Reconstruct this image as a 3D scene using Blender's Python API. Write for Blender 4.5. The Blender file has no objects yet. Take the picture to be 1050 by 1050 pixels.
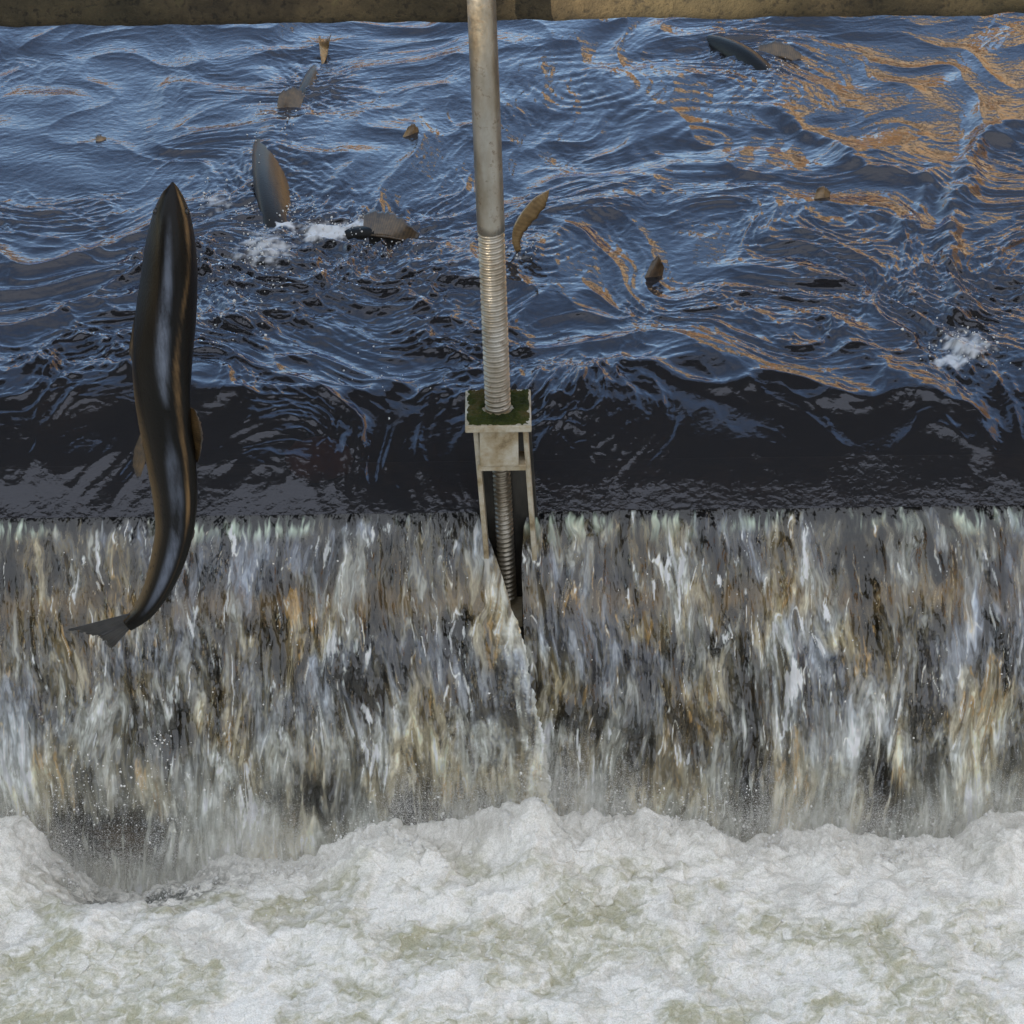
import bpy, bmesh, math, random
import numpy as np
from mathutils import Vector, Matrix
random.seed(7)
RNG = np.random.default_rng(11)
S = bpy.context.scene
COL = S.collection

# ------------------------------------------------------------------ camera
PITCH = math.radians(33.0); ROLL = math.radians(0.74); DIST = 5.0; FPX = 2823.0
CAM = Vector((0, -DIST*math.cos(PITCH), DIST*math.sin(PITCH)))
f_ = Vector((0, math.cos(PITCH), -math.sin(PITCH)))
r0 = Vector((1, 0, 0)); u0 = Vector((0, math.sin(PITCH), math.cos(PITCH)))
r_ = r0*math.cos(ROLL) - u0*math.sin(ROLL)
u_ = u0*math.cos(ROLL) + r0*math.sin(ROLL)
cd = bpy.data.cameras.new('camera'); co = bpy.data.objects.new('camera', cd); COL.objects.link(co)
co.matrix_world = Matrix(((r_.x, u_.x, -f_.x, CAM.x), (r_.y, u_.y, -f_.y, CAM.y), (r_.z, u_.z, -f_.z, CAM.z), (0, 0, 0, 1)))
cd.sensor_width = 36; cd.lens = 36*FPX/1050; cd.clip_end = 500; cd.clip_start = 0.05
S.camera = co
def ray(px, py): return f_ + r_*((px-525)/FPX) + u_*((525-py)/FPX)
def atY(px, py, Y):
    d = ray(px, py); return CAM + d*((Y-CAM.y)/d.y)
def atZ(px, py, Z):
    d = ray(px, py); return CAM + d*((Z-CAM.z)/d.z)

# ------------------------------------------------------------------ noise
def _hash(ix, iy, seed):
    h = (ix.astype(np.int64)*374761393 + iy.astype(np.int64)*668265263 + seed*1442695041) & 0xFFFFFFFF
    h = ((h ^ (h >> 13))*1274126177) & 0xFFFFFFFF
    return (h ^ (h >> 16)) & 0xFFFFFFFF
def pn(x, y, seed=0):
    """2-D gradient noise, about -1..1"""
    x0 = np.floor(x); y0 = np.floor(y); fx = x-x0; fy = y-y0
    ux = fx*fx*fx*(fx*(fx*6-15)+10); uy = fy*fy*fy*(fy*(fy*6-15)+10)
    def g(ix, iy, dx, dy):
        a = _hash(ix, iy, seed)*(2*math.pi/4294967296.0)
        return np.cos(a)*dx + np.sin(a)*dy
    a = g(x0, y0, fx, fy); b = g(x0+1, y0, fx-1, fy); c = g(x0, y0+1, fx, fy-1); d = g(x0+1, y0+1, fx-1, fy-1)
    return 1.5*((a*(1-ux)+b*ux)*(1-uy) + (c*(1-ux)+d*ux)*uy)
def fbm(x, y, o=4, seed=0, gain=.5):
    s = 0; a = 1
    for i in range(o):
        s = s + a*pn(x*2**i+17.3*i, y*2**i-9.1*i, seed+i); a *= gain
    return s
def ss(a, b, x):
    t = np.clip((x-a)/(b-a), 0, 1); return t*t*(3-2*t)
def gs(x, y, cx, cy, sx, sy): return np.exp(-((x-cx)/sx)**2-((y-cy)/sy)**2)
def warp_axis(lo, hi, n, outlo, outhi, m):
    """dense samples inside, growing steps outside"""
    inner = np.linspace(lo, hi, n); st = inner[1]-inner[0]
    def grow(L):
        t = np.linspace(0, 1, m+1)[1:]; k = max(L/(st*m), 1.01)
        return L*(t/k + (1-1/k)*t**4)
    a = lo-grow(lo-outlo)[::-1] if outlo < lo else np.array([])
    b = hi+grow(outhi-hi) if outhi > hi else np.array([])
    return np.concatenate([a, inner, b])

# ------------------------------------------------------------------ builders
def link(o, parent=None):
    COL.objects.link(o)
    if parent is not None: o.parent = parent
    return o
def tag(o, label=None, cat=None, group=None, kind=None):
    if label: o['label'] = label
    if cat: o['category'] = cat
    if group: o['group'] = group
    if kind: o['kind'] = kind
    return o
def empty(name, loc):
    o = bpy.data.objects.new(name, None); o.location = loc; o.empty_display_size = .05
    return link(o)
def wloc(o):
    v = Vector((0, 0, 0))
    while o is not None: v += o.location; o = o.parent
    return v
def meshobj(name, verts, faces, mat, parent=None, smooth=True, attrs=None, colors=None):
    V = np.asarray(verts, dtype=np.float32)
    if parent is not None: V = V - np.array(wloc(parent), dtype=np.float32)
    me = bpy.data.meshes.new(name)
    if isinstance(faces, np.ndarray):
        n = len(faces); k = faces.shape[1]
        me.vertices.add(len(V)); me.vertices.foreach_set('co', V.ravel())
        me.loops.add(n*k); me.loops.foreach_set('vertex_index', faces.astype(np.int32).ravel())
        me.polygons.add(n); me.polygons.foreach_set('loop_start', np.arange(0, n*k, k, dtype=np.int32))
        me.update(calc_edges=True); me.validate()
    else:
        me.from_pydata([tuple(map(float, v)) for v in V], [], faces); me.update()
    me.polygons.foreach_set('use_smooth', np.full(len(me.polygons), smooth, dtype=bool))
    for k, v in (attrs or {}).items():
        a = me.attributes.new(k, 'FLOAT', 'POINT'); a.data.foreach_set('value', np.asarray(v, dtype=np.float32).ravel())
    for k, v in (colors or {}).items():
        a = me.attributes.new(k, 'FLOAT_COLOR', 'POINT')
        c = np.ones((len(V), 4), dtype=np.float32); c[:, :3] = v; a.data.foreach_set('color', c.ravel())
    me.materials.append(mat)
    o = bpy.data.objects.new(name, me); return link(o, parent)
def gridfaces(nr, nc, wrap=False):
    i = np.arange(nr-1)[:, None]; j = np.arange(nc if wrap else nc-1)[None, :]
    j2 = (j+1) % nc
    return np.stack([(i*nc+j).ravel(), (i*nc+j2).ravel(), ((i+1)*nc+j2).ravel(), ((i+1)*nc+j).ravel()], 1)
class B:
    """collects boxes and loose shapes in one bmesh"""
    def __init__(s): s.bm = bmesh.new()
    def box(s, lo, hi, bev=0.0, seg=2):
        r = bmesh.ops.create_cube(s.bm, size=1)
        vs = r['verts']
        for v in vs: v.co = Vector([lo[i] + (v.co[i]+.5)*(hi[i]-lo[i]) for i in range(3)])
        if bev > 0:
            es = list({e for v in vs for e in v.link_edges})
            bmesh.ops.bevel(s.bm, geom=es, offset=bev, segments=seg, affect='EDGES', profile=.6)
        return s
    def build(s, name, mat, parent=None, smooth=False, xf=None):
        if xf: bmesh.ops.transform(s.bm, matrix=xf, verts=s.bm.verts)
        if parent is not None: bmesh.ops.translate(s.bm, vec=-wloc(parent), verts=s.bm.verts)
        bmesh.ops.recalc_face_normals(s.bm, faces=s.bm.faces)
        me = bpy.data.meshes.new(name); s.bm.to_mesh(me); s.bm.free(); me.materials.append(mat)
        for p in me.polygons: p.use_smooth = smooth
        return link(bpy.data.objects.new(name, me), parent)

# ------------------------------------------------------------------ materials
class NT:
    def __init__(s, name):
        s.m = bpy.data.materials.new(name); s.m.use_nodes = True; s.t = s.m.node_tree; s.t.nodes.clear()
        s.out = s.n('ShaderNodeOutputMaterial')
    def n(s, typ, **kw):
        nd = s.t.nodes.new(typ)
        for k, v in kw.items():
            if k.startswith('i_'):
                key = k[2:]; key = int(key) if key.isdigit() else key.replace('_', ' ')
                sock = nd.inputs[key]
                if isinstance(v, bpy.types.NodeSocket): s.t.links.new(v, sock)
                else: sock.default_value = v
            else: setattr(nd, k, v)
        return nd
    def l(s, a, b): s.t.links.new(a, b)
    def ramp(s, fac, stops, interp='LINEAR'):
        r = s.n('ShaderNodeValToRGB'); r.color_ramp.interpolation = interp; s.l(fac, r.inputs[0])
        e = r.color_ramp.elements
        while len(e) < len(stops): e.new(.5)
        for el, (p, c) in zip(e, stops):
            el.position = p; el.color = (*c, 1) if len(c) == 3 else c
        return r.outputs[0]
    def noise(s, scale, detail=4, rough=.55, stretch=None, vec=None):
        tc = s.n('ShaderNodeTexCoord').outputs['Object'] if vec is None else vec
        if stretch:
            mp = s.n('ShaderNodeMapping'); s.l(tc, mp.inputs[0]); mp.inputs['Scale'].default_value = stretch; tc = mp.outputs[0]
        return s.n('ShaderNodeTexNoise', i_Vector=tc, i_Scale=scale, i_Detail=detail, i_Roughness=rough).outputs[0]
    def bump(s, h, strength, dist, normal=None):
        b = s.n('ShaderNodeBump', i_Height=h, i_Strength=strength, i_Distance=dist)
        if normal is not None: s.l(normal, b.inputs['Normal'])
        return b.outputs[0]
    def mixc(s, fac, a, b):
        m = s.n('ShaderNodeMix', data_type='RGBA')
        for v, i in ((fac, 0), (a, 6), (b, 7)):
            if isinstance(v, bpy.types.NodeSocket): s.l(v, m.inputs[i])
            else: m.inputs[i].default_value = v if i == 0 else (*v, 1)
        return m.outputs[2]
    def mul(s, a, b):
        m = s.n('ShaderNodeMath', operation='MULTIPLY'); 
        for v, i in ((a, 0), (b, 1)):
            if isinstance(v, bpy.types.NodeSocket): s.l(v, m.inputs[i])
            else: m.inputs[i].default_value = v
        return m.outputs[0]
    def pbr(s, color, rough=.5, metal=0.0, normal=None, spec=.5, coat=0, **kw):
        p = s.n('ShaderNodeBsdfPrincipled')
        for v, k in ((color, 'Base Color'), (rough, 'Roughness'), (metal, 'Metallic')):
            if isinstance(v, bpy.types.NodeSocket): s.l(v, p.inputs[k])
            else: p.inputs[k].default_value = (*v, 1) if k == 'Base Color' else v
        p.inputs['Specular IOR Level'].default_value = spec
        p.inputs['Coat Weight'].default_value = coat; p.inputs['Coat Roughness'].default_value = .08
        if normal is not None: s.l(normal, p.inputs['Normal'])
        s.l(p.outputs[0], s.out.inputs[0]); return p
    def attr(s, name): return s.n('ShaderNodeAttribute', attribute_name=name)

def m_water():
    t = NT('river water')
    tc = t.n('ShaderNodeTexCoord').outputs['Object']
    n1 = t.noise(70, 3, .5, (1, 1.0, 1), tc)
    nb = t.bump(n1, 0.30, .004)
    tr = t.n('ShaderNodeBsdfTransparent', i_Color=(.34, .26, .19, 1)).outputs[0]
    silt = t.n('ShaderNodeBsdfDiffuse', i_Color=(.042, .042, .046, 1)).outputs[0]
    bd = t.n('ShaderNodeMixShader', i_0=.50); t.l(tr, bd.inputs[1]); t.l(silt, bd.inputs[2])
    gl = t.n('ShaderNodeBsdfGlossy', i_Color=(.86, .88, 1, 1), i_Roughness=.04, i_Normal=nb).outputs[0]
    fr = t.n('ShaderNodeFresnel', i_IOR=1.54, i_Normal=nb).outputs[0]
    a = t.n('ShaderNodeMixShader'); t.l(fr, a.inputs[0]); t.l(bd.outputs[0], a.inputs[1]); t.l(gl, a.inputs[2])
    fm = t.attr('foam').outputs['Fac']
    df = t.n('ShaderNodeBsdfDiffuse', i_Color=(.75, .76, .78, 1)).outputs[0]
    b = t.n('ShaderNodeMixShader'); t.l(fm, b.inputs[0]); t.l(a.outputs[0], b.inputs[1]); t.l(df, b.inputs[2])
    t.l(b.outputs[0], t.out.inputs[0]); return t.m
def m_fall():
    t = NT('falling water')
    tr = t.n('ShaderNodeBsdfTransparent', i_Color=(.86, .82, .74, 1)).outputs[0]
    c = t.attr('tint').outputs['Color']; al = t.attr('air').outputs['Fac']
    df = t.n('ShaderNodeBsdfDiffuse', i_Color=c).outputs[0]
    tl = t.n('ShaderNodeBsdfTranslucent', i_Color=c).outputs[0]
    d2 = t.n('ShaderNodeMixShader', i_0=.25); t.l(df, d2.inputs[1]); t.l(tl, d2.inputs[2])
    a = t.n('ShaderNodeMixShader'); t.l(al, a.inputs[0]); t.l(tr, a.inputs[1]); t.l(d2.outputs[0], a.inputs[2])
    n1 = t.noise(60, 3, .55, (1, .35, .22)); nb = t.bump(n1, .5, .01)
    gl = t.n('ShaderNodeBsdfGlossy', i_Color=(1, 1, 1, 1), i_Roughness=.10, i_Normal=nb).outputs[0]
    fr = t.n('ShaderNodeFresnel', i_IOR=1.62, i_Normal=nb).outputs[0]
    b = t.n('ShaderNodeMixShader'); t.l(fr, b.inputs[0]); t.l(a.outputs[0], b.inputs[1]); t.l(gl, b.inputs[2])
    t.l(b.outputs[0], t.out.inputs[0]); return t.m
def m_foam():
    t = NT('white water foam')
    c = t.attr('tint').outputs['Color']
    n1 = t.noise(330, 3, .7); n2 = t.noise(75, 4, .65)
    g = t.ramp(n1, [(.34, (.72, .72, .69)), (.60, (1, 1, 1))])
    m = t.n('ShaderNodeMix', data_type='RGBA', blend_type='MULTIPLY', i_0=1.0); t.l(c, m.inputs[6]); t.l(g, m.inputs[7])
    nb = t.bump(n2, .10, .005, t.bump(n1, .30, .002))
    p = t.pbr(m.outputs[2], .5, 0, nb, .25)
    p.inputs['Subsurface Weight'].default_value = .6; p.inputs['Subsurface Radius'].default_value = (1, 1, 1); p.inputs['Subsurface Scale'].default_value = .022
    return t.m
def m_drop():
    t = NT('spray drops'); 
    t.pbr((.72, .70, .66), .12, 0, None, .6); return t.m
def m_concrete():
    t = NT('mossy concrete')
    n1 = t.noise(14, 6, .65); n2 = t.noise(90, 4, .6); n3 = t.noise(2.5, 3, .5)
    c = t.ramp(n1, [(.30, (.018, .013, .007)), (.48, (.042, .031, .016)), (.62, (.070, .052, .027)), (.8, (.065, .062, .022))])
    pit = t.ramp(n2, [(.34, (.25, .25, .25)), (.46, (1, 1, 1))])
    c = t.mixc(t.ramp(n3, [(.4, (0, 0, 0)), (.65, (.6, .6, .6))]), c, (.038, .033, .015))
    m = t.n('ShaderNodeMix', data_type='RGBA', blend_type='MULTIPLY', i_0=.85); t.l(c, m.inputs[6]); t.l(pit, m.inputs[7])
    t.pbr(m.outputs[2], .9, 0, t.bump(n2, .6, .006, t.bump(n1, .5, .02))); return t.m
def m_wallstone():
    t = NT('wet weir face')
    n1 = t.noise(9, 5, .6, (1, 1, .35)); n2 = t.noise(5, 4, .6, (.3, 1, 3.0))
    c = t.ramp(n1, [(.3, (.018, .018, .016)), (.45, (.06, .048, .03)), (.6, (.17, .115, .055)), (.75, (.24, .19, .11))])
    c2 = t.mixc(t.ramp(n2, [(.42, (0, 0, 0)), (.55, (1, 1, 1))]), c, (.03, .032, .035))
    t.pbr(c2, .35, 0, t.bump(n1, .6, .02)); return t.m
def m_metal():
    t = NT('galvanised steel')
    n1 = t.noise(18, 5, .6, (1, 1, .35)); n2 = t.noise(120, 3, .6)
    c = t.ramp(n1, [(.3, (.16, .125, .085)), (.45, (.30, .265, .21)), (.6, (.40, .375, .33)), (.75, (.52, .50, .46))])
    r = t.ramp(n2, [(.3, (.30,)*3), (.7, (.55,)*3)])
    n3 = t.noise(45, 5, .7); sp = t.ramp(n3, [(.56, (0, 0, 0)), (.66, (.8, .8, .8))])
    c = t.mixc(sp, c, (.15, .11, .07)); mt = t.ramp(n3, [(.54, (.85,)*3), (.68, (.35,)*3)])
    t.pbr(c, r, mt, t.bump(n2, .2, .002)); return t.m
def m_dirty():
    t = NT('stained zinc plate')
    n1 = t.noise(25, 5, .65); n2 = t.noise(90, 4, .6)
    c = t.ramp(n1, [(.28, (.12, .08, .04)), (.42, (.30, .235, .14)), (.55, (.41, .36, .27)), (.7, (.50, .47, .40))])
    t.pbr(c, .5, .25, t.bump(n2, .25, .003)); return t.m
def m_darkmetal():
    t = NT('dark wet steel'); n = t.noise(30, 4, .6, (1, 1, .3))
    t.pbr(t.ramp(n, [(.35, (.012, .011, .010)), (.65, (.05, .045, .038))]), .35, .3, t.bump(n, .3, .004)); return t.m
def m_moss():
    t = NT('green moss'); n = t.noise(130, 4, .65); n2 = t.noise(25, 3, .5)
    c = t.ramp(n2, [(.35, (.012, .018, .003)), (.55, (.030, .038, .007)), (.7, (.06, .048, .016))])
    t.pbr(c, .95, 0, t.bump(n, .9, .004), .2); return t.m
def m_fish(name, back, side, belly, rough=.40, coat=.05):
    t = NT(name)
    d = t.attr('dorsal').outputs['Fac']
    n = t.noise(22, 4, .6); 
    tc = t.n('ShaderNodeTexCoord').outputs['Object']
    v = t.n('ShaderNodeTexVoronoi', i_Vector=tc, i_Scale=75.0)
    add = t.n('ShaderNodeMath', operation='MULTIPLY_ADD', i_1=.16, i_2=-.08); t.l(n, add.inputs[0])
    a2 = t.n('ShaderNodeMath', operation='ADD'); t.l(d, a2.inputs[0]); t.l(add.outputs[0], a2.inputs[1])
    c = t.ramp(a2.outputs[0], [(.12, belly), (.42, side), (.72, back)])
    spot = t.ramp(v.outputs['Distance'], [(.16, (.25, .25, .25)), (.26, (1, 1, 1))])
    m = t.n('ShaderNodeMix', data_type='RGBA', blend_type='MULTIPLY', i_0=.7); t.l(c, m.inputs[6]); t.l(spot, m.inputs[7])
    sc = t.n('ShaderNodeTexVoronoi', i_Vector=tc, i_Scale=260.0)
    nl = t.noise(38, 5, .65, (1, 1, .22)); fl = t.attr('sheen_band').outputs['Fac']; gd = t.attr('gold').outputs['Fac']
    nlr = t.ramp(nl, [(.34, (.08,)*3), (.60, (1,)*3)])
    m1 = t.mixc(t.mul(fl, nlr), m.outputs[2], (.14, .16, .205)); m2 = t.mixc(t.mul(gd, nlr), m1, (.19, .115, .05))  # blue sky sheen and gold rim light painted into the skin colour
    t.pbr(m2, rough, 0, t.bump(sc.outputs['Distance'], .14, .002), .16, coat); return t.m
def m_fin(name, c0, c1):
    t = NT(name); n = t.noise(60, 4, .6)
    ry = t.attr('ray').outputs['Fac']
    w = t.n('ShaderNodeMath', operation='SINE'); t.l(t.mul(ry, 150.0), w.inputs[0])
    f = t.n('ShaderNodeMath', operation='MULTIPLY_ADD', i_1=.07); t.l(w.outputs[0], f.inputs[0]); t.l(n, f.inputs[2])
    c = t.ramp(f.outputs[0], [(.30, c0), (.70, c1)])
    ed = t.ramp(t.attr('edge').outputs['Fac'], [(.70, (1, 1, 1)), (1, (.45, .42, .40))])
    m = t.n('ShaderNodeMix', data_type='RGBA', blend_type='MULTIPLY', i_0=1.0); t.l(c, m.inputs[6]); t.l(ed, m.inputs[7])
    t.pbr(m.outputs[2], .32, 0, t.bump(w.outputs[0], .10, .001), .5, .4); return t.m
def m_plain(name, c0, c1, scale, rough=.8, b=.3):
    t = NT(name); n = t.noise(scale, 5, .6)
    t.pbr(t.ramp(n, [(.35, c0), (.65, c1)]), rough, 0, t.bump(n, b, .02)); return t.m
def m_leaf(name, c0, c1):
    t = NT(name)
    v = t.attr('leaf').outputs['Fac']
    c = t.ramp(v, [(0, c0), (1, c1)])
    d = t.n('ShaderNodeBsdfDiffuse', i_Color=c).outputs[0]; tl = t.n('ShaderNodeBsdfTranslucent', i_Color=c).outputs[0]
    m = t.n('ShaderNodeMixShader', i_0=.3); t.l(d, m.inputs[1]); t.l(tl, m.inputs[2]); t.l(m.outputs[0], t.out.inputs[0]); return t.m
M = dict(water=m_water(), fall=m_fall(), foam=m_foam(), drop=m_drop(), foam_clot=m_plain('froth clots', (.66, .65, .63), (.84, .83, .81), 60, .4), concrete=m_concrete(), weir=m_wallstone(), metal=m_metal(),
         dirty=m_dirty(), dark=m_darkmetal(), moss=m_moss(),
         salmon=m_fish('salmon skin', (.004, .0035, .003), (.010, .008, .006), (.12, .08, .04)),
         goldsalmon=m_fish('bronze salmon skin', (.014, .011, .008), (.12, .07, .027), (.30, .19, .08)),
         fin=m_fin('salmon fin', (.028, .018, .009), (.12, .072, .030)),
         tail_dark=m_fin('dark tail fin', (.010, .010, .012), (.030, .026, .026)),
         goldfin=m_fin('bronze salmon fin', (.10, .062, .025), (.32, .20, .08)),
         tail=m_fin('golden tail fin', (.20, .125, .05), (.36, .235, .10)),
         eye=m_plain('fish eye', (.004, .004, .004), (.01, .01, .01), 5, .08),
         bed=m_plain('river bed stones', (.012, .011, .009), (.045, .038, .028), 6, .8, .6),
         sandstone=m_plain('sunlit sandstone', (.48, .37, .235), (.72, .58, .40), 1.2, .9, .2),
         bank=m_plain('bank earth', (.05, .04, .02), (.12, .10, .05), 1.5),
         redstone=m_plain('reddish stone', (.50, .17, .10), (.66, .28, .17), 14, .6),
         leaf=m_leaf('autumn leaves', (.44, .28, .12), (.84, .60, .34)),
         darkleaf=m_leaf('dark leaves', (.03, .035, .012), (.08, .08, .025)))

# ------------------------------------------------------------------ light
SUN_EL = math.radians(15); SUN_AZ = Vector((-.62, -.78, 0)).normalized()
CLOUD = 2.6  # cloud bank added behind the viewer to make the blue skylight paler
W = bpy.data.worlds.new('World'); S.world = W; W.use_nodes = True
wt = W.node_tree; wt.nodes.clear()
sky = wt.nodes.new('ShaderNodeTexSky'); sky.sky_type = 'NISHITA'; sky.sun_disc = False
sky.sun_elevation = SUN_EL
sky.sun_rotation = math.atan2(SUN_AZ.x, SUN_AZ.y)
sky.air_density = 1.0; sky.dust_density = .6; sky.ozone_density = 1.0
bg = wt.nodes.new('ShaderNodeBackground'); bg.inputs[1].default_value = .15
tcw = wt.nodes.new('ShaderNodeTexCoord')
dt = wt.nodes.new('ShaderNodeVectorMath'); dt.operation = 'DOT_PRODUCT'; dt.inputs[1].default_value = (0, -.75, .66); wt.links.new(tcw.outputs['Generated'], dt.inputs[0])
cn = wt.nodes.new('ShaderNodeTexNoise'); cn.inputs['Scale'].default_value = 3.0; cn.inputs['Detail'].default_value = 5; wt.links.new(tcw.outputs['Generated'], cn.inputs['Vector'])
ma = wt.nodes.new('ShaderNodeMath'); ma.operation = 'MULTIPLY_ADD'; ma.inputs[1].default_value = .9; wt.links.new(cn.outputs[0], ma.inputs[0]); wt.links.new(dt.outputs['Value'], ma.inputs[2])
cr = wt.nodes.new('ShaderNodeMapRange'); cr.interpolation_type = 'SMOOTHSTEP'; cr.inputs['From Min'].default_value = .45; cr.inputs['From Max'].default_value = .95; wt.links.new(ma.outputs[0], cr.inputs['Value'])
cm = wt.nodes.new('ShaderNodeMix'); cm.data_type = 'RGBA'; cm.inputs[7].default_value = (CLOUD*.93, CLOUD*.99, CLOUD*1.08, 1)
wt.links.new(cr.outputs[0], cm.inputs[0]); wt.links.new(sky.outputs[0], cm.inputs[6])
wo = wt.nodes.new('ShaderNodeOutputWorld'); wt.links.new(cm.outputs[2], bg.inputs[0]); wt.links.new(bg.outputs[0], wo.inputs[0])
sl = bpy.data.lights.new('sun', 'SUN'); sl.energy = 4.6; sl.angle = math.radians(.6); sl.color = (1, .84, .62)
so = bpy.data.objects.new('sun', sl); COL.objects.link(so)
sd = Vector((SUN_AZ.x*math.cos(SUN_EL), SUN_AZ.y*math.cos(SUN_EL), math.sin(SUN_EL)))
so.rotation_euler = (-sd).to_track_quat('-Z', 'Y').to_euler(); so.location = sd*20
S.view_settings.view_transform = 'Standard'; S.view_settings.look = 'None'; S.view_settings.exposure = 1.72; S.view_settings.gamma = 1

# ------------------------------------------------------------------ upper water
DRAW = .40; HEAD = .10
def level(Y):
    t = np.clip(Y/DRAW, 0, 1); return HEAD*(1-(1-t)**2)
def pw(px, py, z=None):
    """pixel -> resting water surface"""
    Y = 1.0
    for _ in range(12): Y = atZ(px, py, float(level(np.array(Y)))).y
    p = atZ(px, py, float(level(np.array(Y)))); return p
RINGS = [(720, 150, .050, .0011, .26), (600, 90, .040, .0008, .22), (545, 250, .03, .0010, .15), (822, 350, .018, .0010, .06)]
CREASES = [((1050, 140), (1010, 150), (985, 200), (975, 260), (985, 330), .018, .030), ((955, 180), (945, 215), (925, 250), .008, .02),
           ((800, 120), (860, 160), (910, 185), (945, 190), .012, .03), ((262, 225), (262, 180), (285, 130), .008, .03),
           ((850, 330), (900, 380), (960, 430), (1010, 455), .010, .03), ((560, 410), (640, 385), (740, 400), (880, 415), .010, .025),
           ((20, 395), (120, 385), (230, 415), (330, 405), (440, 400), .008, .025)]
def seg_d(x, y, pts):
    d = np.full(x.shape, 9.0)
    for a, b in zip(pts[:-1], pts[1:]):
        ax, ay = a; bx, by = b; L = (bx-ax)**2+(by-ay)**2
        t = np.clip(((x-ax)*(bx-ax)+(y-ay)*(by-ay))/L, 0, 1)
        d = np.minimum(d, np.hypot(x-ax-t*(bx-ax), y-ay-t*(by-ay)))
    return d
def water_h(x, y):
    lip = ss(-.02, .30, y)
    wx = fbm(x*1.5+3, y*1.3, 3, 21)*.30; wy = fbm(x*1.5-7, y*1.3+5, 3, 31)*.30
    X = x+wx; Y = y+wy
    rough = .30 + .70*ss(1.35, .75, y+.25*pn(x*2, y*2, 5)) + .35*ss(.45, 1.0, x)*ss(1.8, 1.0, y)
    rough = rough + .85*ss(1.15, .75, y)*ss(.15, -.25, x) + .3*ss(1.0, .6, y)
    patch = ss(-.30, .45, fbm(x*2.6+wx, y*2.2+wy, 3, 77))
    h = fbm(X*2.2, Y*2.0, 2, 1)*.017
    h = h + (1-np.abs(pn(X*4.6+1, Y*4.2, 3)))**2*.011*(.5+rough*.5)
    rd = 1-np.abs(fbm(X*8+wy*4, Y*7.5, 2, 8)); h = h + rd**3*.0058*rough*(.35+.65*patch)
    h = h + fbm(X*20+wx*20, Y*18-wy*20, 3, 12)*.0021*(.12+.88*patch)*rough
    rd2 = 1-np.abs(fbm(X*26+wy*12, Y*27, 2, 14)); h = h + rd2**4*.0022*rough*(.1+.9*patch)
    h = h + pn(X*14+wy*60, Y*70+wx*50, 16)*.0004*(1-patch*.7)
    h = h + fbm(X*75, Y*70, 2, 18)*.00030*(.25+rough*patch)
    h = h + fbm(X*5.5+4, Y*4.5, 2, 19)*.010*ss(.25, .6, x)*ss(1.3, .8, y)
    for px, py, lam, amp, rad in RINGS:
        c = pw(px, py); r = np.hypot(x-c.x, (y-c.y)) + .03*pn(x*9, y*9, 41)
        h = h + np.sin(r*2*math.pi/lam)*amp*np.exp(-(r/rad)**2)*ss(0, .03, r)
    for cr in CREASES:
        pts = [(pw(*p).x, pw(*p).y) for p in cr[:-2]]; d = seg_d(x+.03*pn(x*8, y*8, 51), y+.03*pn(x*8+5, y*8, 52), pts)
        h = h + cr[-2]*np.exp(-(d/cr[-1])**2)*(1+.3*pn(x*30, y*30, 53))
    for px, py, rad in ((280, 190, .12), (395, 243, .10), (535, 262, .06), (318, 90, .10), (770, 62, .14), (985, 350, .12), (330, 243, .08), (250, 290, .16)):
        c = pw(px, py); k = np.exp(-((x-c.x)/rad)**2-((y-c.y)/(rad*1.5))**2)
        h = h + k*(fbm(X*20, Y*20, 3, 57)*.007 + fbm(x*60, y*60, 2, 58)*.0015)
    # water sliding to the lip keeps long streaks along the flow
    st = fbm(x*13+wx*9, y*3.5, 3, 61)*.0100 + pn(x*60+wx*50, y*7, 64)*.0018 + fbm(x*7+wx*6, y*9, 2, 68)*.006*ss(.0, .15, y) + fbm(x*30, y*22, 2, 66)*.0005*ss(.02, .2, y)
    st = st*(.30+.70*ss(.25, -.25, x+.2*pn(x*3, y*3, 67)))
    return level(y) + h*(.06+.94*lip)*ss(-.02, .06, y) + st*(1-lip)*ss(-.01, .10, y)
xs = warp_axis(-1.4, 1.4, 1050, -14, 14, 45); ys = np.concatenate([np.linspace(0, .25, 110, endpoint=False), warp_axis(.25, 2.35, 790, .25, 17, 60)])
XX, YY = np.meshgrid(xs, ys)
ZZ = water_h(XX, YY)
SPL = [(335, 243, .07, .05, .95), (272, 262, .07, .10, .75), (365, 238, .05, .03, .9), (990, 360, .06, .07, .8), (975, 375, .04, .03, .9), (222, 212, .05, .05, .6), (240, 265, .05, .06, .5),
       (105, 385, .04, .02, .4), (292, 236, .03, .03, .9), (430, 250, .03, .02, .5), (262, 170, .015, .05, .45), (300, 128, .03, .03, .4), (532, 272, .03, .02, .5), (660, 292, .02, .02, .4), (800, 72, .03, .03, .35), (415, 152, .015, .02, .3)]
foam = np.zeros_like(XX)
fn = fbm(XX*55, YY*60, 3, 91)
for px, py, sx, sy, a in SPL:
    c = pw(px, py); foam = np.maximum(foam, ss(.25, .75, gs(XX, YY, c.x, c.y, sx, sy)*a+fn*.28-.1)*a)
lipf = ss(.035, 0, YY)*ss(.0, .5, fbm(XX*9, YY*20, 3, 95)+.15)*.5
V = np.stack([XX.ravel(), YY.ravel(), ZZ.ravel()], 1)
o = meshobj('river_water', V, gridfaces(len(ys), len(xs)), M['water'], attrs={'foam': foam}); tag(o, kind='structure')
def surf(px, py):
    p = pw(px, py); z = float(water_h(np.array([[p.x]]), np.array([[p.y]]))[0, 0]); return Vector((p.x, p.y, z))

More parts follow.
